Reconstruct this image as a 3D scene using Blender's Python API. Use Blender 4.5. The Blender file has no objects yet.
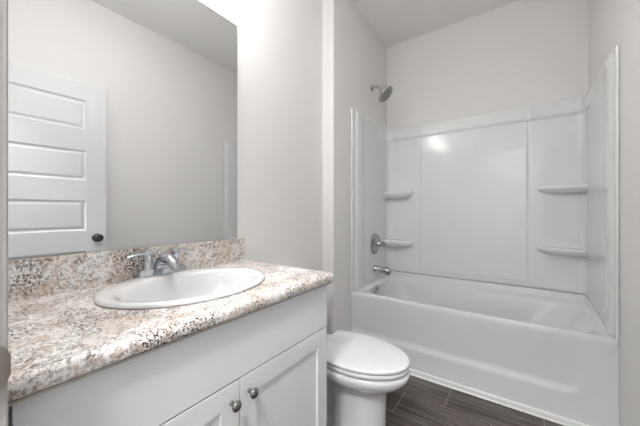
import bpy, bmesh, math
from math import sin, cos, pi, radians, sqrt, hypot
from mathutils import Vector, Matrix

S = bpy.context.scene
COL = S.collection

# ---------------------------------------------------------------- camera
F_PX, YAW, V0, CAM_Z = 282.7, 34.975, 211.9, 1.15
cam_d = bpy.data.cameras.new('camera')
cam = bpy.data.objects.new('camera', cam_d)
COL.objects.link(cam)
cam.location = (0, 0, CAM_Z)
cam.rotation_euler = (radians(90), 0, radians(YAW))
cam_d.sensor_width = 36
cam_d.lens = 36 * F_PX / 640
cam_d.shift_y = (V0 - 213) / 640
cam_d.clip_start = 0.01
S.camera = cam

# ---------------------------------------------------------------- world, exposure
wd = bpy.data.worlds.new('world')
S.world = wd
wd.use_nodes = True
wd.node_tree.nodes['Background'].inputs[0].default_value = (1, 1, 1, 1)
wd.node_tree.nodes['Background'].inputs[1].default_value = 0.3
S.view_settings.view_transform = 'Standard'
S.view_settings.look = 'None'
S.view_settings.gamma = 1
S.view_settings.use_curve_mapping = False
S.view_settings.exposure = 1.88
VANITY_LAMP = 7.2
CEILING_FILL = 7  # added fill from the room ceiling, no seen source
HALL_FILL = 46  # added fill from the hall behind the camera, no seen source
LAMP_COL = (1.0, 0.99, 0.975, 1)
COOL_COL = (0.98, 0.99, 1.0, 1)

# ---------------------------------------------------------------- room numbers
X0, X1, XW = -1.205, -1.107, 0.417       # vanity wall, alcove end wall, right wall
YE, YWING, YT, YB = 0.055, 1.7555, 2.016, 2.785   # entry wall, wing, tub front, back wall
ZC = 2.851
ZRIM = 0.502


# ---------------------------------------------------------------- materials
def mat(name, col, rough=0.5, metal=0.0, spec=0.5, coat=0.0):
    m = bpy.data.materials.new(name)
    m.use_nodes = True
    b = m.node_tree.nodes['Principled BSDF']
    b.inputs['Base Color'].default_value = (*col, 1)
    b.inputs['Roughness'].default_value = rough
    b.inputs['Metallic'].default_value = metal
    b.inputs['Specular IOR Level'].default_value = spec
    b.inputs['Coat Weight'].default_value = coat
    b.inputs['Coat Roughness'].default_value = 0.06
    return m


def add_bump(m, scale, strength, dist=0.001, detail=2):
    nt = m.node_tree
    b = nt.nodes['Principled BSDF']
    tc = nt.nodes.new('ShaderNodeTexCoord')
    n = nt.nodes.new('ShaderNodeTexNoise')
    n.inputs['Scale'].default_value = scale
    n.inputs['Detail'].default_value = detail
    bp = nt.nodes.new('ShaderNodeBump')
    bp.inputs['Strength'].default_value = strength
    bp.inputs['Distance'].default_value = dist
    nt.links.new(tc.outputs['Object'], n.inputs['Vector'])
    nt.links.new(n.outputs['Fac'], bp.inputs['Height'])
    nt.links.new(bp.outputs['Normal'], b.inputs['Normal'])
    return m


M = {}
M['wall'] = add_bump(mat('wall_paint', (0.865, 0.853, 0.843), 0.75, spec=0.25), 260, 0.12)
M['ceiling'] = add_bump(mat('ceiling_paint', (0.95, 0.94, 0.93), 0.9, spec=0.1), 160, 0.2)
M['trim'] = mat('trim_paint', (0.84, 0.84, 0.83), 0.38)
M['casing'] = mat('casing_shaded', (0.46, 0.44, 0.425), 0.5)  # trim colour darkened: shade on the near jamb is put into the colour
M['knob'] = mat('knob_nickel', (0.36, 0.35, 0.345), 0.16, 1.0)
M['door'] = mat('door_paint', (0.73, 0.74, 0.75), 0.4)
M['cabinet'] = mat('cabinet_paint', (0.80, 0.812, 0.82), 0.45)
M['cabframe'] = mat('cabinet_frame', (0.42, 0.38, 0.34), 0.6)
M['porcelain'] = mat('porcelain', (0.80, 0.80, 0.80), 0.12, coat=0.4)
M['seat'] = mat('toilet_seat_plastic', (0.76, 0.765, 0.77), 0.22)
M['acrylic'] = mat('tub_acrylic', (0.81, 0.82, 0.825), 0.18, spec=0.5)
M['surround'] = mat('surround_acrylic', (0.85, 0.86, 0.862), 0.14, spec=0.5)
M['chrome'] = mat('chrome', (0.52, 0.54, 0.57), 0.06, 1.0)
M['nickel'] = mat('brushed_nickel', (0.55, 0.545, 0.54), 0.24, 1.0)
M['bronze'] = mat('dark_nickel', (0.10, 0.10, 0.10), 0.22, 1.0)
M['strike'] = mat('strike_nickel', (0.40, 0.36, 0.32), 0.42, 1.0)
M['mirror'] = mat('mirror_glass', (0.82, 0.825, 0.82), 0.0, 1.0)
M['mirror_edge'] = mat('mirror_edge', (0.25, 0.27, 0.26), 0.2)
M['rubber'] = mat('dark_rubber', (0.05, 0.05, 0.05), 0.6)
M['valve'] = mat('polished_chrome', (0.42, 0.42, 0.43), 0.06, 1.0)
M['nozzle'] = mat('nozzle_face', (0.32, 0.32, 0.32), 0.35, 0.6)
M['carpet'] = mat('hall_floor', (0.35, 0.32, 0.29), 0.95)


def emis(name, col, strength):
    m = bpy.data.materials.new(name)
    m.use_nodes = True
    b = m.node_tree.nodes['Principled BSDF']
    b.inputs['Base Color'].default_value = (0.9, 0.9, 0.9, 1)
    b.inputs['Emission Color'].default_value = col
    b.inputs['Emission Strength'].default_value = strength
    return m


M['vanity_glow'] = emis('frosted_shade_lit', LAMP_COL, VANITY_LAMP)
M['ceiling_fill'] = emis('ceiling_fill_lit', LAMP_COL, CEILING_FILL)
M['hall_fill'] = emis('hall_fill_lit', COOL_COL, HALL_FILL)


def ramp(nt, fac, stops, interp='LINEAR'):
    r = nt.nodes.new('ShaderNodeValToRGB')
    r.color_ramp.interpolation = interp
    e = r.color_ramp.elements
    e[0].position, e[0].color = stops[0][0], (*stops[0][1], 1)
    e[1].position, e[1].color = stops[1][0], (*stops[1][1], 1)
    for p, c in stops[2:]:
        k = e.new(p)
        k.color = (*c, 1)
    nt.links.new(fac, r.inputs[0])
    return r.outputs[0]


def mix(nt, fac, a, b):
    n = nt.nodes.new('ShaderNodeMix')
    n.data_type = 'RGBA'
    for s, v in ((n.inputs[0], fac), (n.inputs[6], a), (n.inputs[7], b)):
        if isinstance(v, (int, float)):
            s.default_value = v
        elif isinstance(v, tuple):
            s.default_value = (*v, 1)
        else:
            nt.links.new(v, s)
    return n.outputs[2]


def noise(nt, vec, scale, detail=3, rough=0.55, dist=0.0):
    n = nt.nodes.new('ShaderNodeTexNoise')
    n.inputs['Scale'].default_value = scale
    n.inputs['Detail'].default_value = detail
    n.inputs['Roughness'].default_value = rough
    n.inputs['Distortion'].default_value = dist
    nt.links.new(vec, n.inputs['Vector'])
    return n.outputs['Fac']


def granite():
    m = mat('granite_laminate', (0.8, 0.77, 0.73), 0.30, spec=0.4)
    nt = m.node_tree
    b = nt.nodes['Principled BSDF']
    tc = nt.nodes.new('ShaderNodeTexCoord')
    v = tc.outputs['Object']
    W3 = (1, 1, 1)
    B3 = (0, 0, 0)
    base = ramp(nt, noise(nt, v, 9, 4, 0.6, 0.3), [(0.34, (0.74, 0.65, 0.57)), (0.45, (0.85, 0.81, 0.775)), (0.57, (0.92, 0.91, 0.90))])
    def mulf(a, k):
        q = nt.nodes.new('ShaderNodeMath')
        q.operation = 'MULTIPLY'
        nt.links.new(a, q.inputs[0])
        if isinstance(k, float):
            q.inputs[1].default_value = k
        else:
            nt.links.new(k, q.inputs[1])
        return q.outputs[0]
    warm = ramp(nt, noise(nt, v, 52, 4, 0.68), [(0.50, B3), (0.60, W3)])
    c = mix(nt, mulf(warm, 0.75), base, (0.60, 0.46, 0.37))
    grey = ramp(nt, noise(nt, v, 105, 4, 0.7), [(0.535, B3), (0.59, W3)])
    c = mix(nt, mulf(grey, 0.75), c, (0.40, 0.35, 0.33))
    patch = ramp(nt, noise(nt, v, 7, 2, 0.5), [(0.40, B3), (0.62, W3)])
    brown = ramp(nt, noise(nt, v, 135, 3, 0.65), [(0.55, B3), (0.59, W3)])
    c = mix(nt, mulf(mulf(brown, patch), 0.9), c, (0.20, 0.13, 0.095))
    # clusters of dark crystals
    clus = ramp(nt, noise(nt, v, 13, 2, 0.5), [(0.46, B3), (0.60, W3)])
    spk = ramp(nt, noise(nt, v, 150, 3, 0.65), [(0.52, B3), (0.56, W3)])
    c3 = mix(nt, mulf(clus, spk), c, (0.055, 0.045, 0.042))
    nt.links.new(c3, b.inputs['Base Color'])
    return m


M['granite'] = granite()


def floor_mat():
    # 0.472 x 0.215 wood-look tiles in running bond along x
    m = mat('wood_look_tile', (0.12, 0.1, 0.09), 0.42, spec=0.4)
    nt = m.node_tree
    b = nt.nodes['Principled BSDF']
    tc = nt.nodes.new('ShaderNodeTexCoord')
    mp = nt.nodes.new('ShaderNodeMapping')
    nt.links.new(tc.outputs['Object'], mp.inputs[0])
    mp.inputs['Location'].default_value = (0.59 + 0.472 * 8, -1.787 + 0.215 * 20, 0)
    bt = nt.nodes.new('ShaderNodeTexBrick')
    bt.offset = 0.5
    bt.offset_frequency = 2
    bt.squash = 1
    bt.inputs['Color1'].default_value = (0, 0, 0, 1)
    bt.inputs['Color2'].default_value = (1, 1, 1, 1)
    bt.inputs['Mortar'].default_value = (0.5, 0.5, 0.5, 1)
    bt.inputs['Scale'].default_value = 1
    bt.inputs['Mortar Size'].default_value = 0.0016
    bt.inputs['Mortar Smooth'].default_value = 0.1
    bt.inputs['Brick Width'].default_value = 0.472
    bt.inputs['Row Height'].default_value = 0.215
    nt.links.new(mp.outputs[0], bt.inputs['Vector'])
    # grain stretched along x
    mg = nt.nodes.new('ShaderNodeMapping')
    mg.inputs['Scale'].default_value = (2.2, 60, 1)
    nt.links.new(tc.outputs['Object'], mg.inputs[0])
    off = nt.nodes.new('ShaderNodeVectorMath')
    off.operation = 'ADD'
    sc = nt.nodes.new('ShaderNodeVectorMath')
    sc.operation = 'SCALE'
    sc.inputs['Scale'].default_value = 7.0
    nt.links.new(bt.outputs['Color'], sc.inputs[0])
    nt.links.new(mg.outputs[0], off.inputs[0])
    nt.links.new(sc.outputs[0], off.inputs[1])
    g1 = noise(nt, off.outputs[0], 1.0, 6, 0.65, 0.4)
    col = ramp(nt, g1, [(0.32, (0.026, 0.020, 0.017)), (0.45, (0.066, 0.052, 0.045)), (0.56, (0.125, 0.105, 0.094)), (0.72, (0.23, 0.20, 0.185))])
    tint = mix(nt, 0.0, col, col)
    br = nt.nodes.new('ShaderNodeHueSaturation')
    mr = nt.nodes.new('ShaderNodeMapRange')
    mr.inputs[3].default_value = 0.82
    mr.inputs[4].default_value = 1.2
    nt.links.new(bt.outputs['Color'], mr.inputs[0])
    nt.links.new(mr.outputs[0], br.inputs['Value'])
    nt.links.new(tint, br.inputs['Color'])
    out = mix(nt, bt.outputs['Fac'], br.outputs[0], (0.34, 0.31, 0.28))
    nt.links.new(out, b.inputs['Base Color'])
    bp = nt.nodes.new('ShaderNodeBump')
    bp.inputs['Strength'].default_value = 0.25
    bp.inputs['Distance'].default_value = 0.002
    nt.links.new(g1, bp.inputs['Height'])
    nt.links.new(bp.outputs[0], b.inputs['Normal'])
    return m


M['floor'] = floor_mat()


# ---------------------------------------------------------------- mesh helpers
def box(bm, x0, x1, y0, y1, z0, z1):
    vs = [bm.verts.new((x, y, z)) for x in (x0, x1) for y in (y0, y1) for z in (z0, z1)]
    for f in ((0, 1, 3, 2), (4, 6, 7, 5), (0, 4, 5, 1), (2, 3, 7, 6), (0, 2, 6, 4), (1, 5, 7, 3)):
        bm.faces.new([vs[i] for i in f])


def bevel_all(bm, w, seg=2, angle=0.5):
    es = [e for e in bm.edges if len(e.link_faces) == 2 and e.calc_face_angle(0) > angle]
    bmesh.ops.bevel(bm, geom=es, offset=w, segments=seg, affect='EDGES', profile=0.5)


def rings(bm, loops, cap0=True, cap1=True, closed=True):
    """skin a list of equal-length rings of points"""
    R = [[bm.verts.new(p) for p in L] for L in loops]
    n = len(R[0])
    for a, b in zip(R[:-1], R[1:]):
        for i in range(n if closed else n - 1):
            j = (i + 1) % n
            bm.faces.new((a[i], a[j], b[j], b[i]))
    if cap0:
        bm.faces.new(list(reversed(R[0])))
    if cap1:
        bm.faces.new(R[-1])
    return R


def frame(d):
    d = Vector(d).normalized()
    up = Vector((0, 0, 1)) if abs(d.z) < 0.95 else Vector((1, 0, 0))
    a = d.cross(up).normalized()
    return a, a.cross(d).normalized()


def lathe(bm, prof, origin, axis, seg=32):
    """prof: (radius, distance along axis)"""
    o = Vector(origin)
    d = Vector(axis).normalized()
    a, b = frame(d)
    L = []
    for r, h in prof:
        r = max(r, 1e-5)
        L.append([o + d * h + (a * cos(2 * pi * i / seg) + b * sin(2 * pi * i / seg)) * r for i in range(seg)])
    rings(bm, L)


def tube(bm, pts, rad, seg=16):
    pts = [Vector(p) for p in pts]
    if not isinstance(rad, (list, tuple)):
        rad = [rad] * len(pts)
    L = []
    a0 = None
    for i, p in enumerate(pts):
        d = (pts[min(i + 1, len(pts) - 1)] - pts[max(i - 1, 0)]).normalized()
        if a0 is None:
            a, b = frame(d)
        else:
            a = (a0 - d * a0.dot(d)).normalized()
            b = a.cross(d)
        a0 = a
        L.append([p + (a * cos(2 * pi * k / seg) + b * sin(2 * pi * k / seg)) * rad[i] for k in range(seg)])
    rings(bm, L)


def arc_pts(pts, n=8):
    """smooth Catmull-Rom through the points"""
    P = [Vector(p) for p in pts]
    P = [P[0] * 2 - P[1]] + P + [P[-1] * 2 - P[-2]]
    out = []
    for i in range(1, len(P) - 2):
        for k in range(n):
            t = k / n
            a, b, c, d = P[i - 1:i + 3]
            out.append(0.5 * ((2 * b) + (c - a) * t + (2 * a - 5 * b + 4 * c - d) * t * t + (3 * b - a - 3 * c + d) * t ** 3))
    out.append(P[-2])
    return out


def obj(name, bm, m, parent=None, smooth=None, kind=None, label=None, cat=None, group=None, loc=None):
    bmesh.ops.remove_doubles(bm, verts=bm.verts, dist=1e-6)
    bmesh.ops.recalc_face_normals(bm, faces=bm.faces)
    me = bpy.data.meshes.new(name)
    if loc is not None:
        bm.transform(Matrix.Translation(-Vector(loc)))
    bm.to_mesh(me)
    bm.free()
    me.materials.append(m)
    if smooth is not None:
        for p in me.polygons:
            p.use_smooth = True
        me.set_sharp_from_angle(angle=radians(smooth))
    o = bpy.data.objects.new(name, me)
    COL.objects.link(o)
    if loc is not None:
        o.location = loc
    if parent is not None:
        o.parent = parent
        o.matrix_parent_inverse = Matrix.Translation(-parent_world(parent))
    if kind:
        o['kind'] = kind
    if label:
        o['label'] = label
    if cat:
        o['category'] = cat
    if group:
        o['group'] = group
    return o


def parent_world(p):
    v = Vector(p.location)
    if p.parent is not None:
        v = v + parent_world(p.parent) - parent_world(p.parent)
    return v


def thing(name, label, cat, loc, group=None):
    o = bpy.data.objects.new(name, None)
    o.empty_display_size = 0.05
    COL.objects.link(o)
    o.location = loc
    o['label'] = label
    o['category'] = cat
    if group:
        o['group'] = group
    return o


def N():
    return bmesh.new()


def sbox(name, x0, x1, y0, y1, z0, z1, m, parent=None, bev=0, kind=None, label=None, cat=None):
    bm = N()
    box(bm, min(x0, x1), max(x0, x1), min(y0, y1), max(y0, y1), z0, z1)
    if bev:
        bevel_all(bm, bev, 2)
    return obj(name, bm, m, parent, 35 if bev else None, kind, label, cat)


ST = 'structure'
DXA, DXB = -0.55, 0.27          # entry door opening
DZ = 2.135
T = 0.10
HY = -1.55                      # hall far side

# ---------------------------------------------------------------- room shell
sbox('floor', -2.4, 1.6, HY - T, YB + T, -0.06, 0, M['floor'], kind=ST)
sbox('ceiling', -2.4, 1.6, HY - T, YB + T, ZC, ZC + 0.06, M['ceiling'], kind=ST)
sbox('wall_left', X0 - T, X0, YE, YWING, 0, ZC, M['wall'], kind=ST)
# the wing: end wall of the tub alcove, thicker than the vanity wall
sbox('wall_alcove', X0 - T, X1, YWING, YB, 0, ZC, M['wall'], kind=ST)
sbox('wall_back', X0 - T, XW + T, YB, YB + T, 0, ZC, M['wall'], kind=ST)
sbox('wall_right', XW, XW + T, YE, YB, 0, ZC, M['wall'], kind=ST)
bm = N()
box(bm, -2.4, DXA - 0.02, YE - 0.115, YE, 0, ZC)
box(bm, DXB + 0.02, 1.6, YE - 0.115, YE, 0, ZC)
box(bm, DXA - 0.02, DXB + 0.02, YE - 0.115, YE, DZ + 0.02, ZC)
obj('wall_entry', bm, M['wall'], kind=ST)
bm = N()
box(bm, -2.4, 1.6, HY - T, HY, 0, ZC)
obj('wall_hall', bm, M['wall'], kind=ST)
sbox('wall_hall_left', -2.4 - T, -2.4, HY - T, YE, 0, ZC, M['wall'], kind=ST)
sbox('wall_hall_right', 1.6, 1.6 + T, HY - T, YE, 0, ZC, M['wall'], kind=ST)

# door frame: jambs and head (trim_1) with casing
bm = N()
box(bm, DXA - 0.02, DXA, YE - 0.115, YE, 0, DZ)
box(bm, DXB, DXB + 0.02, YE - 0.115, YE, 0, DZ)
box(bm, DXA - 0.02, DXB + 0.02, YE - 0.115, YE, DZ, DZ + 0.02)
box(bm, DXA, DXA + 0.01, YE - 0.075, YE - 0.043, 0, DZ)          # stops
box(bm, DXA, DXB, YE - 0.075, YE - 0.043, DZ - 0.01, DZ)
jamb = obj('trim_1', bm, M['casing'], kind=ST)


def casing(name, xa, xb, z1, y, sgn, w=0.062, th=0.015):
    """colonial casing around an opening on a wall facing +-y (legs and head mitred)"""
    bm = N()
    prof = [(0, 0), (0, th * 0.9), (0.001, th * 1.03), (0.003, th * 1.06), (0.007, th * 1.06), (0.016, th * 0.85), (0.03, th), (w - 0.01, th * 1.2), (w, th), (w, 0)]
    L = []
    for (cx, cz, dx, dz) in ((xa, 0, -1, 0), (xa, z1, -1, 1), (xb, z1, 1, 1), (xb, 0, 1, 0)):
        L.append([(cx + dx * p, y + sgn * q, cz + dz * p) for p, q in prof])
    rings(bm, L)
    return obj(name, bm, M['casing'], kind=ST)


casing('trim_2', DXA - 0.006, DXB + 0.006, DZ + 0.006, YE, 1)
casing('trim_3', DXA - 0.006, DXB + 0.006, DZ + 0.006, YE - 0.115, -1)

# second doorway casing on the right wall, mostly hidden by the opened door
bm = N()
w, th = 0.062, 0.016
ya, yb_ = 0.12, 0.667
prof = [(0, 0), (0, th * 0.55), (0.004, th * 0.8), (0.03, th), (w - 0.01, th * 1.2), (w, th), (w, 0)]
L = []
for (cy, cz, dy, dz) in ((ya, 0, -1, 0), (ya, 2.115, -1, 1), (yb_, 2.115, 1, 1), (yb_, 0, 1, 0)):
    L.append([(XW - q, cy + dy * p, cz + dz * p) for p, q in prof])
rings(bm, L)
obj('trim_4', bm, M['trim'], kind=ST)
sbox('door_2', XW - 0.008, XW - 0.001, ya, yb_, 0.005, 2.115, M['door'], kind=ST)

# strike plate on the left jamb with a curved lip
bm = N()
zc, hz, n = 0.947, 0.034, 20
prof = [(DXA + 0.0015, YE - 0.040), (DXA + 0.0015, YE - 0.002), (DXA + 0.0010, YE + 0.006), (DXA - 0.000, YE + 0.0125), (DXA - 0.0025, YE + 0.0175)]
prof2 = [(x - 0.0016, y) for x, y in prof]
fr = [1, 1, 0.93, 0.72, 0.35]
L = []
for i in range(n + 1):
    t = -1 + 2 * i / n
    ring = []
    for k, (x, y) in enumerate(prof):
        z = zc + t * hz * (1 if k < 2 else fr[k])
        ring.append((x, y, z))
    for k in range(len(prof2) - 1, -1, -1):
        x, y = prof2[k]
        ring.append((x, y, zc + t * hz * (1 if k < 2 else fr[k])))
    L.append(ring)
rings(bm, L)
obj('strike_plate', bm, M['strike'], jamb, 50, label='satin nickel strike plate with rounded lip')

# baseboards
BH, BT = 0.098, 0.013


def baseboard(name, pts):
    """pts: run of (x,y) at the wall face with room on the left of the direction"""
    bm = N()
    P = [Vector((p[0], p[1], 0)) for p in pts]
    prof = [(0, 0.001), (BT, 0.001), (BT, BH - 0.02), (BT * 0.6, BH - 0.008), (BT * 0.35, BH), (0, BH)]
    L = []
    for i, p in enumerate(P):
        ns = []
        if i > 0:
            d = (P[i] - P[i - 1]).normalized()
            ns.append(Vector((-d.y, d.x, 0)))
        if i < len(P) - 1:
            d = (P[i + 1] - P[i]).normalized()
            ns.append(Vector((-d.y, d.x, 0)))
        nrm = ns[0] if len(ns) == 1 else (ns[0] + ns[1]) / (1 + ns[0].dot(ns[1]))
        L.append([p + nrm * a + Vector((0, 0, b)) for a, b in prof])
    rings(bm, L)
    return obj(name, bm, M['trim'], kind=ST)


e = 0.0005
baseboard('baseboard_left', [(X1 + e, YT - 0.004), (X1 + e, YWING - e), (X0 + e, YWING - e), (X0 + e, 1.0)])
baseboard('baseboard_right', [(XW - e, yb_ + 0.064), (XW - e, YT - 0.02)])
baseboard('baseboard_hall', [(1.6 - e, HY + e), (-2.4 + e, HY + e)][::-1])

# quarter-round strip along the foot of the tub apron
bm = N()
L = []
for x in (X1 + 0.014, XW - 0.014):
    L.append([(x, YT - p, 0.0005 + q) for p, q in ((0.001, 0), (0.018, 0), (0.0185, 0.003), (0.015, 0.007), (0.0115, 0.009), (0.011, 0.030), (0.0095, 0.034), (0.006, 0.036), (0.001, 0.036))])
rings(bm, L)
obj('trim_5', bm, M['trim'], kind=ST, smooth=40)


# ---------------------------------------------------------------- bathroom door, swung open along the right wall
def panel_door(name, xa, xb, y0, y1, z0, z1):
    """slab between xa<xb with moulded horizontal panels on both faces"""
    hs = [(1.769, 1.988), (1.387, 1.608), (1.010, 1.235), (0.633, 0.858), (0.215, 0.480)]
    st = 0.125
    zs = [z0]
    for a, b in reversed(hs):
        zs += [a, b]
    zs.append(z1)
    bm = N()
    for x, s in ((xa, 1), (xb, -1)):
        def q(*p):
            bm.faces.new([bm.verts.new(v) for v in p])
        q((x, y0, z0), (x, y0 + st, z0), (x, y0 + st, z1), (x, y0, z1))
        q((x, y1 - st, z0), (x, y1, z0), (x, y1, z1), (x, y1 - st, z1))
        for i in range(0, len(zs) - 1, 2):
            q((x, y0 + st, zs[i]), (x, y1 - st, zs[i]), (x, y1 - st, zs[i + 1]), (x, y0 + st, zs[i + 1]))
        for a, b in hs:
            steps = [(0, 0), (0.007, 0.007), (0.016, 0.009), (0.030, 0.003), (0.034, 0.0025)]
            L = []
            for ins, dep in steps:
                L.append([(x + s * dep, y0 + st + ins, a + ins), (x + s * dep, y1 - st - ins, a + ins),
                          (x + s * dep, y1 - st - ins, b - ins), (x + s * dep, y0 + st + ins, b - ins)])
            rings(bm, L, cap0=False, cap1=True)
    for (p, q_) in (((y0, z0), (y1, z0)), ((y1, z0), (y1, z1)), ((y1, z1), (y0, z1)), ((y0, z1), (y0, z0))):
        bm.faces.new([bm.verts.new(v) for v in ((xa, *p), (xa, *q_), (xb, *q_), (xb, *p))])
    return obj(name, bm, M['door'], kind=ST)


door = panel_door('door_1', DXB + 0.002, DXB + 0.037, 0.075, 0.862, 0.012, 2.117)
for s, x in ((-1, DXB + 0.002), (1, DXB + 0.037)):
    bm = N()
    lathe(bm, [(0.0, 0), (0.032, 0), (0.032, 0.004), (0.027, 0.009), (0.013, 0.011), (0.011, 0.028), (0.016, 0.034), (0.026, 0.040),
               (0.028, 0.050), (0.026, 0.058), (0.020, 0.062), (0.0, 0.063)], (x, 0.803, 0.952), (s, 0, 0))
    obj('door_knob', bm, M['bronze'], door, 40, label='round dark nickel door knob')
for z in (0.25, 1.06, 1.88):
    bm = N()
    lathe(bm, [(0, 0), (0.006, 0), (0.006, 0.09), (0, 0.09)], (DXB - 0.003, 0.0685, z), (0, 0, 1), 12)
    box(bm, DXB + 0.003, DXB + 0.034, 0.0735, 0.0748, z, z + 0.09)
    obj('hinge', bm, M['nickel'], door, 40)
sbox('latch_plate', DXB + 0.008, DXB + 0.031, 0.8622, 0.8632, 0.92, 0.985, M['nickel'], door)

# ---------------------------------------------------------------- vanity cabinet
CY0, CY1, CXF = 0.0885, 0.993, -0.660
ZCAB = 0.853
van = thing('vanity_cabinet', 'light grey painted bathroom vanity cabinet with two shaker doors under the granite-look countertop', 'cabinet', ((X0 + CXF) / 2, (CY0 + CY1) / 2, 0))
bm = N()
xb0, xb1 = X0 + 0.002, CXF - 0.020
box(bm, xb0, xb1 - 0.018, YE + 0.018, YE + 0.034, 0.10, ZCAB)
box(bm, xb0, xb1 - 0.018, CY1 - 0.016, CY1, 0.002, ZCAB)
box(bm, xb0, xb1 - 0.018, YE + 0.034, CY1 - 0.016, 0.10, 0.116)
box(bm, xb0, xb0 + 0.006, YE + 0.034, CY1 - 0.016, 0.116, ZCAB)
box(bm, xb1 - 0.075, xb1 - 0.060, YE + 0.034, CY1 - 0.016, 0.002, 0.10)     # toe kick
obj('carcass', bm, M['cabinet'], van)
bm = N()
box(bm, xb1 - 0.018, xb1, YE + 0.018, YE + 0.060, 0.10, ZCAB)
box(bm, xb1 - 0.018, xb1, CY1 - 0.040, CY1, 0.10, ZCAB)
box(bm, xb1 - 0.018, xb1, YE + 0.060, CY1 - 0.040, ZCAB - 0.04, ZCAB)
box(bm, xb1 - 0.018, xb1, YE + 0.060, CY1 - 0.040, 0.64, 0.69)
box(bm, xb1 - 0.018, xb1, YE + 0.060, CY1 - 0.040, 0.10, 0.14)
obj('face_frame', bm, M['cabframe'], van, label='tan face frame showing in the gaps')
# end panel hides the frame edge on the toilet side
sbox('end_panel', xb1 - 0.001, xb1 + 0.0, CY1 + 0.0002, CY1 + 0.002, 0.10, ZCAB, M['cabinet'], van)
bm = N()
box(bm, xb1 + 0.001, CXF, CY0, CY1, 0.6705, 0.847)
bevel_all(bm, 0.0015, 2)
obj('false_drawer_front', bm, M['cabinet'], van, 35)
YM = 0.5395


def shaker(name, y0, y1, z0, z1, rail=0.062, dep=0.009):
    bm = N()
    x = CXF
    xi = xb1 + 0.001
    def fr(ins, xx):
        return [(xx, y0 + ins, z0 + ins), (xx, y1 - ins, z0 + ins), (xx, y1 - ins, z1 - ins), (xx, y0 + ins, z1 - ins)]
    rings(bm, [fr(0, xi), fr(0, x - 0.0015), fr(0.0015, x), fr(rail, x), fr(rail + 0.0012, x - dep)], cap0=True, cap1=True)
    return obj(name, bm, M['cabinet'], van)


d_left = shaker('door', CY0, YM - 0.0018, 0.105, 0.6655)
d_right = shaker('door', YM + 0.0018, CY1, 0.105, 0.6655)
for d, y, z in ((d_left, 0.509, 0.612), (d_right, 0.572, 0.615)):
    bm = N()
    lathe(bm, [(0, 0), (0.007, 0), (0.007, 0.002), (0.005, 0.004), (0.005, 0.013), (0.009, 0.018), (0.0145, 0.021), (0.0155, 0.0245),
               (0.0135, 0.028), (0.008, 0.0305), (0, 0.0312)], (CXF, y, z), (1, 0, 0), 28)
    obj('knob', bm, M['knob'], d, 50, label='round brushed nickel cabinet knob')

# ---------------------------------------------------------------- countertop with postformed nose, backsplash
ZT = 0.893
CYE = 1.004
bm = N()
xf = -0.633
th = 0.037
prof = [(X0 + 0.001, ZT - 0.018), (X0 + 0.001, ZT)]
R = 0.016
for i in range(9):
    a = pi / 2 - i * pi / 16
    prof.append((xf - R + R * cos(a), ZT - R + R * sin(a)))
for i in range(1, 6):
    a = -i * pi / 10
    prof.append((xf - 0.012 + 0.012 * cos(a), ZT - th + 0.012 + 0.012 * sin(a)))
prof += [(xf - 0.028, ZT - th), (xf - 0.028, ZT - 0.018)]
# a hole for the sink is not seen: the sink rim covers it; the top is cut as a ring of quads
SX, SY, SA, SB = -0.944, 0.560, 0.276, 0.226      # sink centre, half length (y), half depth (x)
L = []
for y in (YE + 0.001, CYE):
    L.append([(x, y, z) for x, z in prof])
rings(bm, L)
ctop = obj('countertop', bm, M['granite'], None, 35, label='speckled granite-look laminate countertop with rolled front edge and low backsplash on the vanity',
           cat='countertop')
# cut the sink opening
cut = N()
ring = lambda z, k: [(SX + SB * k * sin(t), SY + SA * k * cos(t), z) for t in [2 * pi * i / 64 for i in range(64)]]
rings(cut, [ring(ZT - 0.1, 0.88), ring(ZT + 0.05, 0.88)])
cutter = obj('sink_cutter', cut, M['granite'])
md = ctop.modifiers.new('cut', 'BOOLEAN')
md.object = cutter
md.operation = 'DIFFERENCE'
md.solver = 'EXACT'
dg = bpy.context.evaluated_depsgraph_get()
me2 = bpy.data.meshes.new_from_object(ctop.evaluated_get(dg))
ctop.modifiers.clear()
ctop.data = me2
bpy.data.objects.remove(cutter)
bm = N()
box(bm, X0 + 0.001, X0 + 0.020, YE + 0.001, CYE - 0.004, ZT, 1.011)
bevel_all(bm, 0.0045, 3)
obj('backsplash', bm, M['granite'], ctop, 35)
sbox('substrate', xf - 0.024, xf - 0.006, YE + 0.002, CYE - 0.001, ZT - th - 0.0045, ZT - th + 0.0005, M['cabframe'], ctop, label='tan strip under the front edge')

# ---------------------------------------------------------------- sink
sink = None
bm = N()
n = 72
def ell(kx, ky, z, dx=0.0):
    return [(SX + dx + kx * sin(2 * pi * i / n), SY + ky * cos(2 * pi * i / n), z) for i in range(n)]
Z = ZT
# the back of the rim is widened into a faucet deck by shifting the inner rings toward +x
L = [ell(SB - 0.004, SA - 0.004, Z + 0.0005), ell(SB, SA, Z + 0.003), ell(SB, SA, Z + 0.008), ell(SB - 0.004, SA - 0.004, Z + 0.0125), ell(SB - 0.012, SA - 0.012, Z + 0.015),
     ell(SB - 0.050, SA - 0.036, Z + 0.0135, 0.022), ell(SB - 0.057, SA - 0.044, Z + 0.010, 0.023), ell(SB - 0.063, SA - 0.052, Z + 0.000, 0.024),
     ell(SB - 0.072, SA - 0.064, Z - 0.03, 0.024), ell(SB - 0.088, SA - 0.084, Z - 0.07, 0.022), ell(SB - 0.115, SA - 0.125, Z - 0.105, 0.018),
     ell(SB - 0.155, SA - 0.185, Z - 0.125, 0.010), ell(0.024, 0.024, Z - 0.132, 0.0)]
rings(bm, L, cap0=False, cap1=False)
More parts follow.
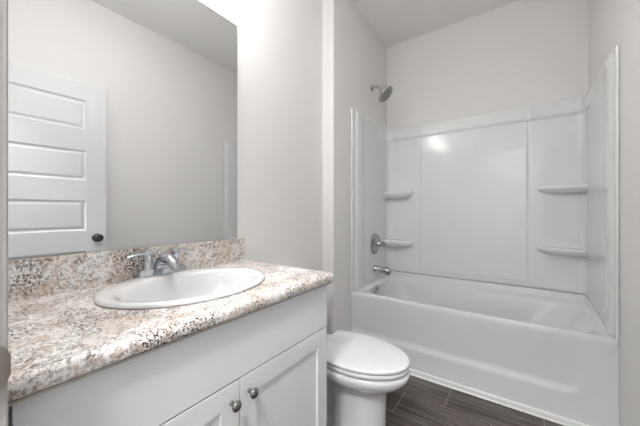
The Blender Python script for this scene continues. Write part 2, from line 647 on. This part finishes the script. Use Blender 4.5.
# underside shell
L2 = [ell(SB - 0.004, SA - 0.004, Z + 0.0005), ell(SB - 0.045, SA - 0.045, Z + 0.0005), ell(SB - 0.060, SA - 0.054, Z - 0.03, 0.02), ell(SB - 0.078, SA - 0.074, Z - 0.075, 0.02), ell(SB - 0.105, SA - 0.115, Z - 0.115, 0.018),
      ell(SB - 0.15, SA - 0.18, Z - 0.138, 0.01), ell(0.024, 0.024, Z - 0.144, 0.0)]
rings(bm, L2, cap0=False, cap1=False)
sink = obj('bathroom_sink', bm, M['porcelain'], None, 60, label='white oval drop-in ceramic sink set into the granite-look countertop', cat='sink', loc=(SX, SY, ZT))
bm = N()
lathe(bm, [(0, 0), (0.021, 0), (0.024, 0.003), (0.018, 0.0045), (0.0, 0.002)], (SX, SY, ZT - 0.1335), (0, 0, 1), 28)
obj('drain', bm, M['chrome'], sink, 50)

# ---------------------------------------------------------------- faucet
FX, FY, FZ = -1.148, 0.556, ZT + 0.0145
fau = thing('sink_faucet', 'polished chrome two-handle centerset faucet at the back of the oval sink', 'faucet', (FX, FY, FZ))
bm = N()
def rrect(cx, cy, hx, hy, r, z, k=6):
    out = []
    for (sx, sy, a0) in ((1, 1, 0), (-1, 1, pi / 2), (-1, -1, pi), (1, -1, 3 * pi / 2)):
        for i in range(k + 1):
            a = a0 + i * pi / 2 / k
            out.append((cx + sx * (hx - r) + r * cos(a), cy + sy * (hy - r) + r * sin(a), z))
    return out
rings(bm, [rrect(FX, FY, 0.027, 0.0890, 0.020, FZ + 0.0003), rrect(FX, FY, 0.028, 0.0900, 0.021, FZ + 0.004), rrect(FX, FY, 0.0265, 0.0885, 0.020, FZ + 0.006),
           rrect(FX, FY, 0.024, 0.0860, 0.018, FZ + 0.022), rrect(FX, FY, 0.021, 0.0830, 0.016, FZ + 0.026)])
obj('base_plate', bm, M['chrome'], fau, 40)
for s in (-1, 1):
    y = FY + s * 0.052
    bm = N()
    lathe(bm, [(0, 0.020), (0.019, 0.020), (0.0185, 0.030), (0.0155, 0.034), (0.0145, 0.068), (0.0165, 0.072), (0.0165, 0.088), (0.013, 0.096), (0, 0.097)], (FX, y, FZ), (0, 0, 1), 28)
    h = obj('handle', bm, M['chrome'], fau, 40)
    bm = N()
    pts = [(FX, y, FZ + 0.084), (FX + 0.002, y + s * 0.025, FZ + 0.085), (FX + 0.004, y + s * 0.050, FZ + 0.083), (FX + 0.006, y + s * 0.074, FZ + 0.079)]
    Lr = []
    for k, p in enumerate(arc_pts(pts, 5)):
        t = k / 15
        hw = 0.0125 - 0.0045 * sin(pi * min(t * 1.2, 1)) * (1 - t)
        hh = 0.0075 - 0.003 * t
        Lr.append([(p.x + hw * cos(a), p.y, p.z + hh * sin(a)) for a in [2 * pi * i / 16 for i in range(16)]])
    rings(bm, Lr)
    obj('lever', bm, M['chrome'], h, 50)
bm = N()
pts = arc_pts([(FX - 0.002, FY, FZ + 0.016), (FX + 0.002, FY, FZ + 0.042), (FX + 0.024, FY, FZ + 0.062), (FX + 0.056, FY, FZ + 0.064), (FX + 0.086, FY, FZ + 0.050), (FX + 0.098, FY, FZ + 0.034)], 6)
Lr = []
m_ = len(pts) - 1
for k, p in enumerate(pts):
    d = (pts[min(k + 1, m_)] - pts[max(k - 1, 0)]).normalized()
    nrm = Vector((-d.z, 0, d.x))
    t = k / m_
    wy = 0.031 - 0.014 * t
    wn = 0.021 - 0.006 * t
    Lr.append([p + Vector((0, 1, 0)) * wy * cos(a) + nrm * wn * sin(a) for a in [2 * pi * i / 24 for i in range(24)]])
rings(bm, Lr)
sp = obj('spout', bm, M['chrome'], fau, 50)
bm = N()
lathe(bm, [(0, 0), (0.0115, 0), (0.0115, 0.010), (0.009, 0.010), (0.009, 0.006), (0, 0.006)], (FX + 0.0965, FY, FZ + 0.038), (0.35, 0, -1), 24)
obj('aerator', bm, M['chrome'], sp, 40)
bm = N()
lathe(bm, [(0, 0), (0.003, 0), (0.003, 0.045), (0.006, 0.047), (0.006, 0.054), (0.003, 0.057), (0, 0.057)], (FX - 0.0195, FY - 0.0, FZ + 0.026), (0, 0, 1), 14)
obj('lift_rod', bm, M['chrome'], fau, 40)

# ---------------------------------------------------------------- mirror
MY1, MZ0, MZ1 = 0.9615, 1.0125, 2.121
mir = thing('wall_mirror', 'large frameless wall mirror above the backsplash reflecting the white door', 'mirror', (X0, (YE + MY1) / 2, MZ0))
bm = N()
xg = X0 + 0.0055
box(bm, X0 + 0.001, xg, YE + 0.001, MY1, MZ0, MZ1)
obj('mirror_backing', bm, M['mirror_edge'], mir)
bm = N()
bm.faces.new([bm.verts.new(v) for v in ((xg + 0.0004, YE + 0.001, MZ0), (xg + 0.0004, MY1 - 0.001, MZ0), (xg + 0.0004, MY1 - 0.001, MZ1), (xg + 0.0004, YE + 0.001, MZ1))])
obj('mirror_glass', bm, M['mirror'], mir)

# ---------------------------------------------------------------- vanity light bar, above the picture
LY, LZ = 0.56, 2.41
vl = thing('vanity_light', 'three-shade bar light on the wall above the mirror', 'light fixture', (X0, LY, LZ))
bm = N()
box(bm, X0 + 0.001, X0 + 0.028, LY - 0.30, LY + 0.30, LZ - 0.04, LZ + 0.04)
bevel_all(bm, 0.006, 2)
obj('back_bar', bm, M['nickel'], vl, 40)
for k in (-1, 0, 1):
    y = LY + k * 0.215
    bm = N()
    tube(bm, arc_pts([(X0 + 0.026, y, LZ), (X0 + 0.07, y, LZ + 0.012), (X0 + 0.105, y, LZ - 0.008), (X0 + 0.11, y, LZ - 0.03)], 5), 0.008)
    lathe(bm, [(0, 0), (0.024, 0), (0.026, 0.02), (0, 0.02)], (X0 + 0.11, y, LZ - 0.025), (0, 0, -1), 24)
    a = obj('lamp_arm', bm, M['nickel'], vl, 40)
    bm = N()
    lathe(bm, [(0, 0.0), (0.028, 0.0), (0.040, 0.02), (0.055, 0.06), (0.062, 0.11), (0.060, 0.115), (0, 0.115)], (X0 + 0.11, y, LZ - 0.046), (0, 0, -1), 28)
    obj('lamp_shade', bm, M['vanity_glow'], a, 50)

# ---------------------------------------------------------------- added fill lights on the room and hall ceilings, unseen
def fill_lamp(name, x, y, label, glow, r=0.15):
    t = thing(name, label, 'light fixture', (x, y, ZC - 0.09))
    bm = N()
    lathe(bm, [(0, 0), (r + 0.015, 0), (r + 0.015, 0.022), (r, 0.026), (0, 0.026)], (x, y, ZC - 0.0005), (0, 0, -1), 40)
    obj('fill_base', bm, M['nickel'], t, 40)
    bm = N()
    lathe(bm, [(0, 0.0265), (r - 0.004, 0.0265), (r - 0.01, 0.045), (r * 0.75, 0.066), (r * 0.4, 0.078), (0, 0.082)], (x, y, ZC), (0, 0, -1), 40)
    obj('lamp_shade', bm, glow, t, 60)


fill_lamp('fill_light', -0.55, 0.74, 'added round flush fill light on the bathroom ceiling, unseen', M['ceiling_fill'], 0.17)
fill_lamp('fill_light', -0.05, -0.80, 'added round flush fill light on the hall ceiling, unseen', M['hall_fill'], 0.2)

# ---------------------------------------------------------------- toilet
TY = 1.336
toi = thing('toilet', 'white two-piece toilet with closed elongated lid between the vanity and the tub', 'toilet', (-0.80, TY, 0))


def egg(xb, xt, hw, z, n=56, wb=0.84, sq=0.0, crown=0.0):
    """outline: flat-ish back at xb, tip at xt, symmetric about TY"""
    half = []
    m_ = n // 2
    xm = xb + (xt - xb) * 0.42
    for i in range(m_ + 1):
        t = i / m_
        if t < 0.30:                                  # back straight edge, rounded corner
            s = t / 0.30
            if s < 0.6:
                half.append((xb, hw * wb * s / 0.6 * 0.90))
            else:
                u = (s - 0.6) / 0.4 * pi / 2
                half.append((xb + (xm - xb) * 0.14 * (1 - cos(u)), hw * wb * (0.90 + 0.10 * sin(u))))
        elif t < 0.5:
            s = (t - 0.30) / 0.20
            x = xb + (xm - xb) * (0.14 + 0.86 * s)
            half.append((x, hw * (wb + (1 - wb) * sin(s * pi / 2))))
        else:
            u = (t - 0.5) / 0.5 * pi / 2
            half.append((xm + (xt - xm) * sin(u), hw * cos(u)))
    pts = [(x, TY + y, z) for x, y in half] + [(x, TY - y, z) for x, y in reversed(half[1:-1])]
    return pts


LB, LT_, LW = -0.905, -0.423, 0.190
bm = N()
rings(bm, [egg(LB + 0.004, LT_ - 0.004, LW - 0.004, 0.4095), egg(LB, LT_, LW, 0.413), egg(LB, LT_, LW, 0.421), egg(LB + 0.003, LT_ - 0.003, LW - 0.003, 0.4255),
           egg(LB + 0.010, LT_ - 0.012, LW - 0.012, 0.4285), egg(LB + 0.05, LT_ - 0.06, LW - 0.06, 0.4315), egg(LB + 0.11, LT_ - 0.13, LW - 0.12, 0.4325)])
obj('lid', bm, M['seat'], toi, 50)
bm = N()
rings(bm, [egg(LB + 0.004, LT_ - 0.005, LW - 0.005, 0.3865), egg(LB + 0.001, LT_ - 0.002, LW - 0.002, 0.390), egg(LB + 0.001, LT_ - 0.002, LW - 0.002, 0.401), egg(LB + 0.005, LT_ - 0.006, LW - 0.006, 0.4055)])
obj('seat', bm, M['seat'], toi, 50)
for s in (-1, 1):
    bm = N()
    box(bm, LB - 0.022, LB + 0.012, TY + s * 0.075 - 0.02, TY + s * 0.075 + 0.02, 0.3845, 0.412)
    bevel_all(bm, 0.006, 3)
    obj('hinge', bm, M['seat'], toi, 50)
for (x, y) in ((-0.55, TY - 0.13), (-0.55, TY + 0.13), (-0.80, TY - 0.150), (-0.80, TY + 0.150)):
    bm = N()
    box(bm, x - 0.012, x + 0.012, y - 0.006, y + 0.006, 0.3782, 0.3868)
    obj('bumper', bm, M['rubber'], toi)
# bowl and pedestal: one lofted porcelain body
bm = N()
# (x back, x tip, half width, z, back-width factor)
secs = [(-0.92, -0.436, 0.176, 0.3785, .9), (-0.925, -0.426, 0.186, 0.373, .9), (-0.925, -0.423, 0.188, 0.362, .9), (-0.925, -0.429, 0.183, 0.342, .9),
        (-0.92, -0.443, 0.172, 0.322, .85), (-0.91, -0.468, 0.152, 0.302, .8), (-0.88, -0.502, 0.126, 0.284, .75), (-0.83, -0.525, 0.109, 0.268, .75),
        (-0.80, -0.535, 0.103, 0.248, .8), (-0.785, -0.540, 0.101, 0.18, .86), (-0.785, -0.542, 0.102, 0.11, .86), (-0.79, -0.542, 0.104, 0.06, .86),
        (-0.80, -0.538, 0.108, 0.035, .9), (-0.80, -0.536, 0.110, 0.001, .9)]
rings(bm, [egg(a, b, c, z, wb=w_) for a, b, c, z, w_ in secs])
obj('bowl', bm, M['porcelain'], toi, 60)
# deck that carries the tank
bm = N()
rings(bm, [rrect(-1.03, TY, 0.135, 0.115, 0.03, 0.25), rrect(-1.03, TY, 0.150, 0.150, 0.035, 0.33), rrect(-1.03, TY, 0.152, 0.160, 0.035, 0.372), rrect(-1.03, TY, 0.148, 0.156, 0.03, 0.38)])
rings(bm, [rrect(-0.90, TY, 0.14, 0.108, 0.03, 0.001), rrect(-0.90, TY, 0.138, 0.106, 0.03, 0.018), rrect(-0.91, TY, 0.13, 0.05, 0.03, 0.026), rrect(-0.92, TY, 0.12, 0.035, 0.02, 0.05), rrect(-0.93, TY, 0.12, 0.035, 0.02, 0.18), rrect(-0.97, TY, 0.12, 0.065, 0.03, 0.27)])
obj('bowl_deck', bm, M['porcelain'], toi, 50)
bm = N()
rings(bm, [rrect(-1.098, TY, 0.078, 0.165, 0.03, 0.385), rrect(-1.098, TY, 0.084, 0.172, 0.03, 0.40), rrect(-1.099, TY, 0.091, 0.182, 0.03, 0.66), rrect(-1.099, TY, 0.090, 0.182, 0.03, 0.70)])
tank = obj('tank', bm, M['porcelain'], toi, 50)
bm = N()
rings(bm, [rrect(-1.099, TY, 0.094, 0.188, 0.03, 0.7005), rrect(-1.099, TY, 0.098, 0.191, 0.033, 0.705), rrect(-1.099, TY, 0.098, 0.191, 0.033, 0.722), rrect(-1.099, TY, 0.092, 0.185, 0.03, 0.732)])
obj('tank_lid', bm, M['porcelain'], toi, 50)
bm = N()
lathe(bm, [(0, 0), (0.012, 0), (0.012, 0.008), (0, 0.010)], (-1.0075, TY - 0.13, 0.64), (1, 0, 0), 20)
tube(bm, [(-0.998, TY - 0.13, 0.64), (-0.994, TY - 0.10, 0.637), (-0.992, TY - 0.06, 0.632)], [0.006, 0.006, 0.0075], 12)
obj('flush_lever', bm, M['chrome'], tank, 50)

# ---------------------------------------------------------------- bathtub
TX0, TX1, TYB = X1 + 0.001, XW - 0.001, YB - 0.001
tub = thing('bathtub', 'white acrylic alcove bathtub with sculpted front apron', 'bathtub', ((TX0 + TX1) / 2, (YT + TYB) / 2, 0))
NC = 96


def ray_rect(cx, cy, x0, x1, y0, y1, a):
    dx, dy = cos(a), sin(a)
    t = 1e9
    if dx > 1e-9: t = min(t, (x1 - cx) / dx)
    if dx < -1e-9: t = min(t, (x0 - cx) / dx)
    if dy > 1e-9: t = min(t, (y1 - cy) / dy)
    if dy < -1e-9: t = min(t, (y0 - cy) / dy)
    return cx + dx * t, cy + dy * t


def rr_pts(x0, x1, y0, y1, r):
    """rounded rectangle sampled by fixed fractions of each side / corner, NC points"""
    out = []
    per = NC // 4
    cn = 9
    sn = per - cn
    for (cx, cy, a0, ex, ey) in ((x1 - r, y1 - r, 0, x0 + r, y1), (x0 + r, y1 - r, pi / 2, x0, y0 + r), (x0 + r, y0 + r, pi, x1 - r, y0), (x1 - r, y0 + r, 1.5 * pi, x1, y1 - r)):
        for i in range(cn):
            a = a0 + i / (cn - 1) * pi / 2
            out.append((cx + r * cos(a), cy + r * sin(a)))
        sx, sy = out[-1]
        for i in range(1, sn + 1):
            t = i / (sn + 1)
            out.append((sx + (ex - sx) * t, sy + (ey - sy) * t))
    return out


def ring3(x0, x1, y0, y1, r, z):
    return [(x, y, z(x, y) if callable(z) else z) for x, y in rr_pts(x0, x1, y0, y1, r)]


ZB = 0.556


def ztop(x, y):
    # ledge climbs from the front rim to the back deck along the end walls
    t = max(0, min(1, (y - (YT + 0.10)) / (TYB - YT - 0.16)))
    return ZRIM + (ZB - ZRIM) * t


bm = N()
YF = YT + 0.004
loops = [
    ring3(TX0, TX1, YF, TYB, 0.004, lambda x, y: ztop(x, y) - 0.03),
    ring3(TX0, TX1, YF, TYB, 0.004, lambda x, y: ztop(x, y) - 0.012),
    ring3(TX0 + 0.003, TX1 - 0.003, YF + 0.004, TYB - 0.003, 0.006, lambda x, y: ztop(x, y) - 0.003),
    ring3(TX0 + 0.010, TX1 - 0.010, YF + 0.012, TYB - 0.010, 0.010, lambda x, y: ztop(x, y)),
    ring3(TX0 + 0.022, TX1 - 0.022, YF + 0.035, TYB - 0.040, 0.02, lambda x, y: ztop(x, y) - 0.001),
    ring3(TX0 + 0.034, TX1 - 0.030, YF + 0.050, TYB - 0.050, 0.03, lambda x, y: ztop(x, y) * 0.22 + (ZRIM - 0.003) * 0.78),
    ring3(TX0 + 0.060, TX1 - 0.048, YF + 0.058, TYB - 0.080, 0.09, ZRIM - 0.004),
    ring3(TX0 + 0.070, TX1 - 0.058, YF + 0.061, TYB - 0.092, 0.12, ZRIM - 0.012),
    ring3(TX0 + 0.078, TX1 - 0.080, YF + 0.065, TYB - 0.100, 0.15, ZRIM - 0.040),
    ring3(TX0 + 0.090, TX1 - 0.155, YF + 0.090, TYB - 0.112, 0.19, ZRIM - 0.12),
    ring3(TX0 + 0.105, TX1 - 0.235, YF + 0.105, TYB - 0.125, 0.21, ZRIM - 0.22),
    ring3(TX0 + 0.125, TX1 - 0.300, YF + 0.125, TYB - 0.145, 0.20, ZRIM - 0.30),
    ring3(TX0 + 0.160, TX1 - 0.350, YF + 0.160, TYB - 0.180, 0.13, ZRIM - 0.345),
    ring3(TX0 + 0.22, TX1 - 0.42, YF + 0.21, TYB - 0.23, 0.08, ZRIM - 0.36),
]
rings(bm, loops, cap0=False, cap1=True)
obj('tub_shell', bm, M['acrylic'], tub, 34)


def smooth01(t):
    t = max(0, min(1, t))
    return t * t * (3 - 2 * t)


# apron: height field on the front plane with the moulded recess
bm = N()


def lin(a, b, n_):
    return [a + (b - a) * i / n_ for i in range(n_ + 1)]


ax = lin(TX0, TX1, 190)
az = lin(0.001, ZRIM - 0.030, 90)


def apron_off(x, z):
    # recess field, bottom ledge at z~0.18, right end rounded at x~0.29, fades out towards the top right
    rx = 0.285
    rr = 0.07
    zb = 0.163
    # signed distance to rounded rect [-1.02,rx] x [zb, 0.47]
    cx, cz = (-1.30 + rx) / 2, (zb + 0.466) / 2
    hx, hz = (rx + 1.30) / 2 - rr, (0.466 - zb) / 2 - rr
    qx, qz = abs(x - cx) - hx, abs(z - cz) - hz
    d = hypot(max(qx, 0), max(qz, 0)) + min(max(qx, qz), 0) - rr
    k = smooth01(-d / 0.055)
    return 0.013 * k * max(0.0, 1 - (z - zb) / 0.28)


G = [[bm.verts.new((x, YF + 0.0 + apron_off(x, z), z)) for x in ax] for z in az]
for a, b in zip(G[:-1], G[1:]):
    for i in range(len(ax) - 1):
        bm.faces.new((a[i], a[i + 1], b[i + 1], b[i]))
obj('apron', bm, M['acrylic'], tub, 60)

# overflow plate and drain
bm = N()
oc = (TX0 + 0.0825, 2.33, 0.462)
lathe(bm, [(0, 0), (0.042, 0), (0.042, 0.004), (0.036, 0.009), (0.012, 0.011), (0, 0.011)], oc, (1, 0, 0.12), 32)
tube(bm, [(oc[0] + 0.008, oc[1], oc[2]), (oc[0] + 0.020, oc[1], oc[2] + 0.010), (oc[0] + 0.026, oc[1], oc[2] + 0.026)], [0.006, 0.005, 0.006], 12)
obj('overflow_plate', bm, M['chrome'], tub, 40)
bm = N()
lathe(bm, [(0, 0), (0.036, 0), (0.036, 0.003), (0.026, 0.006), (0.010, 0.010), (0, 0.010)], (TX0 + 0.27, 2.405, ZRIM - 0.3598), (0, 0, 1), 32)
obj('drain', bm, M['chrome'], tub, 40)

# ---------------------------------------------------------------- surround: one glossy moulded shell on three walls
sur = thing('tub_surround', 'glossy white three-wall tub surround with moulded corner shelves above the bathtub', 'tub surround', ((X1 + XW) / 2, YB - 0.02, ZB))
ZS = 1.985
gap = 0.001
# path along the three walls: (x, y, nx, ny, side)
path = []
RC = 0.055
base_t = 0.016
ys = [YT, YT + 0.004, YT + 0.010, YT + 0.014] + lin(YT + 0.03, YT + 0.24, 34) + lin(YT + 0.26, YB - RC - base_t, 14)[0:]
for y in ys:
    path.append((X1 + gap, y, 1, 0, 'l'))
for i in range(1, 12):
    a = pi - i * pi / 2 / 12
    cx, cy = X1 + RC + base_t, YB - RC - base_t
    path.append((cx, cy, cos(a), sin(a), 'c'))
xs = sorted(set([round(v, 5) for v in lin(X1 + RC + base_t, -0.80, 10) + lin(-0.80, -0.735, 14) + lin(-0.735, 0.034, 24) + lin(0.034, 0.098, 14) + lin(0.098, XW - RC - base_t, 14)]))
for x in xs:
    path.append((x, YB - gap, 0, -1, 'b'))
for i in range(1, 12):
    a = pi / 2 - i * pi / 2 / 12
    cx, cy = XW - RC - base_t, YB - RC - base_t
    path.append((cx, cy, cos(a), sin(a), 'c'))
for y in reversed(ys):
    path.append((XW - gap, y, -1, 0, 'r'))


def bump(v, c, w):
    d = abs(v - c) / w
    return 0 if d >= 1 else (1 - d * d) ** 1.5


def s_off(x, y, side, z):
    if side == 'c':
        band = smooth01((z - 1.858) / 0.026)
        return base_t + 0.014 * band
    band = smooth01((z - 1.858) / 0.026)
    if side == 'b':
        cen = smooth01((x + 0.775) / 0.014) * smooth01((0.073 - x) / 0.014)
        cen_z = smooth01((z - 0.592) / 0.014)
        o = base_t + 0.014 * band
        # fine grooves at the edges of the centre panel, panel itself a touch proud
        o += 0.006 * cen * cen_z * (1 - band)
        o -= 0.004 * bump(x, -0.768, 0.012) * cen_z
        o -= 0.004 * bump(x, 0.066, 0.012) * cen_z
        o -= 0.006 * smooth01((-0.778 - x) / 0.03) * (1 - band) * 0.3
        return o
    # side panels: front flange lip, rolled pilaster, flat field
    t = y - YT
    o = base_t
    if t < 0.013:
        o = 0.013 if t < 0.011 else 0.008
        if t < 0.002: o = 0.0015
        return o
    o = 0.008 + 0.014 * smooth01((t - 0.055) / 0.035) - 0.006 * smooth01((t - 0.140) / 0.09)
    o += 0.010 * band * smooth01((t - 0.45) / 0.25)
    return o


zs_ = sorted(set([round(v, 5) for v in lin(ZB + 0.004, 0.585, 2) + lin(0.588, 0.612, 8) + lin(0.63, 1.85, 24) + lin(1.856, 1.889, 8) + lin(1.90, ZS - 0.006, 4)]))
rows = []
for z in zs_:
    row = []
    for (x, y, nx, ny, s) in path:
        if s == 'c':
            o = RC + base_t - s_off(x, y, s, z)
        else:
            o = s_off(x, y, s, z)
        zz = z
        if z <= ZB + 0.0041 and s != 'b' and s != 'c':
            zz = ztop(x, y) + 0.003
        row.append(((x + nx * o, y + ny * o, zz)))
    rows.append(row)
# rolled top edge back to the wall
for k, (dz, f_) in enumerate(((0.003, 0.92), (0.006, 0.75), (0.0065, 0.02))):
    row = []
    for (x, y, nx, ny, s) in path:
        if s == 'c':
            so = s_off(x, y, s, ZS)
            o = RC + base_t - so * f_ if f_ > 0.1 else RC + base_t
            # towards the wall corner
            px, py = x + nx * o, y + ny * o
        else:
            o = s_off(x, y, s, ZS) * f_
            px, py = x + nx * o, y + ny * o
        row.append(((px, py, ZS - 0.006 + dz)))
    rows.append(row)
# flat cap reaching right to the walls
row = []
for (x, y, nx, ny, s) in path:
    if s == 'c':
        ang = math.atan2(ny, nx)
        kx = X1 + gap if nx < 0 else XW - gap
        qx, qy = ray_rect(x, y, X1 + gap, XW - gap, -9, YB - gap, ang)
        row.append(((qx, qy, ZS - 0.0005)))
    else:
        row.append(((x, y, ZS - 0.0005)))
rows.append(row)
nl = len(ys) + 0
nr = len(path) - len(ys) - 1
for nm, i0, i1 in (('left_panel', 0, nl), ('back_panel', nl, nr), ('right_panel', nr, len(path) - 1)):
    bm = N()
    rings(bm, [rw[i0:i1 + 1] for rw in rows], cap0=False, cap1=False, closed=False)
    obj(nm, bm, M['surround'], sur, 55)


def shelf(side, z, length, pw=2.6, th=1.0):
    """corner shelf: rounded slab against the back panel, ending at the side panel"""
    bm = N()
    yb = YB - base_t + 0.002
    def pt(t, ins, dep):
        # t 0 at the free end, 1 at the side wall
        s = t
        d = 0.105 * (1 - (1 - s) ** pw) ** (1 / 1.7)
        ll = length - ins
        x = (XW - base_t + 0.004 - (1 - s) * ll) if side > 0 else (X1 + base_t - 0.004 + (1 - s) * ll)
        return x, yb - max(d - ins, 0.0005)
    L = []
    for ins, zz in ((0.050, z - 0.058), (0.030, z - 0.048), (0.010, z - 0.034), (0.001, z - 0.022), (0.0, z - 0.012), (0.003, z - 0.004), (0.010, z), (0.018, z - 0.002)):
        pts = []
        m_ = 30
        for i in range(m_ + 1):
            t = (i / m_) ** 1.8
            x, y = pt(t, ins, 0)
            pts.append((x, y, z + (zz - z) * th))
        pts.append((pts[-1][0], yb + 0.001, z + (zz - z) * th))
        pts.append((pts[0][0], yb + 0.001, z + (zz - z) * th))
        L.append(pts)
    rings(bm, L)
    obj('shelf', bm, M['surround'], sur, 50)


shelf(-1, 1.352, 0.262, 9, 1.25)
shelf(-1, 0.872, 0.262, 9, 1.25)
shelf(1, 1.345, 0.285)
shelf(1, 0.885, 0.285)

# ---------------------------------------------------------------- shower head
PY = 2.42
sh = thing('shower_fixture', 'chrome shower head on a bent arm high on the alcove end wall', 'shower head', (X1, PY, 2.30))
bm = N()
lathe(bm, [(0, 0), (0.030, 0), (0.030, 0.003), (0.022, 0.010), (0.011, 0.014), (0, 0.014)], (X1 + 0.0005, PY, 2.295), (1, 0, 0), 28)
obj('wall_flange', bm, M['nickel'], sh, 40)
bm = N()
tube(bm, arc_pts([(X1 + 0.005, PY, 2.295), (X1 + 0.05, PY, 2.297), (X1 + 0.075, PY + 0.0, 2.286), (X1 + 0.096, PY, 2.246)], 6), 0.0095)
obj('shower_arm', bm, M['nickel'], sh, 50)
bm = N()
ho, hd = Vector((X1 + 0.091, PY, 2.248)), Vector((0.70, 0.06, -0.70))
lathe(bm, [(0, 0), (0.014, 0), (0.018, 0.008), (0.018, 0.020), (0.013, 0.024), (0.024, 0.030), (0.060, 0.042), (0.080, 0.050), (0.083, 0.058), (0.080, 0.064), (0.076, 0.0645)], ho, hd, 36)
hb = obj('head', bm, M['nickel'], sh, 45)
bm = N()
lathe(bm, [(0, 0.0640), (0.076, 0.0640), (0.073, 0.067), (0.034, 0.068), (0.028, 0.066), (0.012, 0.066), (0.010, 0.069), (0, 0.069)], ho, hd, 36)
a_, b_ = frame(hd)
for rr_, cnt in ((0.020, 8), (0.044, 18), (0.064, 26)):
    for i in range(cnt):
        c = ho + (a_ * cos(2 * pi * i / cnt) + b_ * sin(2 * pi * i / cnt)) * rr_
        lathe(bm, [(0, 0.066), (0.0022, 0.066), (0.0016, 0.0705), (0, 0.0705)], c, hd, 6)
obj('spray_face', bm, M['nozzle'], hb, 45)

# ---------------------------------------------------------------- tub valve
VX = X1 + base_t + 0.0025
VY, VZ = 2.445, 0.855
va = thing('shower_valve', 'round chrome valve plate with lever handle on the left surround panel', 'shower valve', (VX, VY, VZ))
bm = N()
lathe(bm, [(0, 0), (0.096, 0), (0.097, 0.004), (0.092, 0.010), (0.080, 0.014), (0.072, 0.010), (0.055, 0.012), (0.044, 0.020), (0.034, 0.026), (0.030, 0.036), (0, 0.036)], (VX, VY, VZ), (1, 0, 0), 48)
obj('escutcheon', bm, M['valve'], va, 40)
bm = N()
lathe(bm, [(0, 0.028), (0.026, 0.028), (0.028, 0.044), (0.022, 0.054), (0.020, 0.074), (0.024, 0.084), (0.021, 0.100), (0, 0.103)], (VX, VY, VZ), (1, 0, 0), 32)
h = obj('handle', bm, M['valve'], va, 40)
bm = N()
tube(bm, [(VX + 0.060, VY, VZ + 0.010), (VX + 0.052, VY + 0.004, VZ + 0.035), (VX + 0.048, VY + 0.006, VZ + 0.056)], [0.011, 0.009, 0.010], 14)
obj('lever', bm, M['valve'], h, 50)

# ---------------------------------------------------------------- tub spout
SPY, SPZ = 2.445, 0.622
bm = N()
Lr = []
for (dx, dz, ry, rz) in ((0.0, 0, 0.028, 0.029), (0.006, 0, 0.029, 0.030), (0.014, 0, 0.026, 0.028), (0.060, -0.002, 0.024, 0.027), (0.110, -0.006, 0.023, 0.026), (0.140, -0.010, 0.022, 0.025), (0.150, -0.013, 0.019, 0.022), (0.153, -0.015, 0.012, 0.014)):
    Lr.append([(VX + dx, SPY + 1.12 * ry * cos(a), SPZ + dz + 1.12 * rz * sin(a)) for a in [2 * pi * i / 28 for i in range(28)]])
rings(bm, Lr)
lathe(bm, [(0, 0), (0.014, 0), (0.013, 0.022), (0.010, 0.022), (0.010, 0.018), (0, 0.018)], (VX + 0.128, SPY, SPZ - 0.020), (0, 0, -1), 20)
spt = obj('tub_spout', bm, M['valve'], None, 45, label='short chrome tub spout below the round valve', cat='spout')
bm = N()
lathe(bm, [(0, 0), (0.003, 0), (0.003, 0.010), (0.006, 0.012), (0.006, 0.018), (0, 0.020)], (VX + 0.118, SPY, SPZ + 0.014), (0, 0, 1), 14)
obj('diverter_knob', bm, M['valve'], spt, 45)
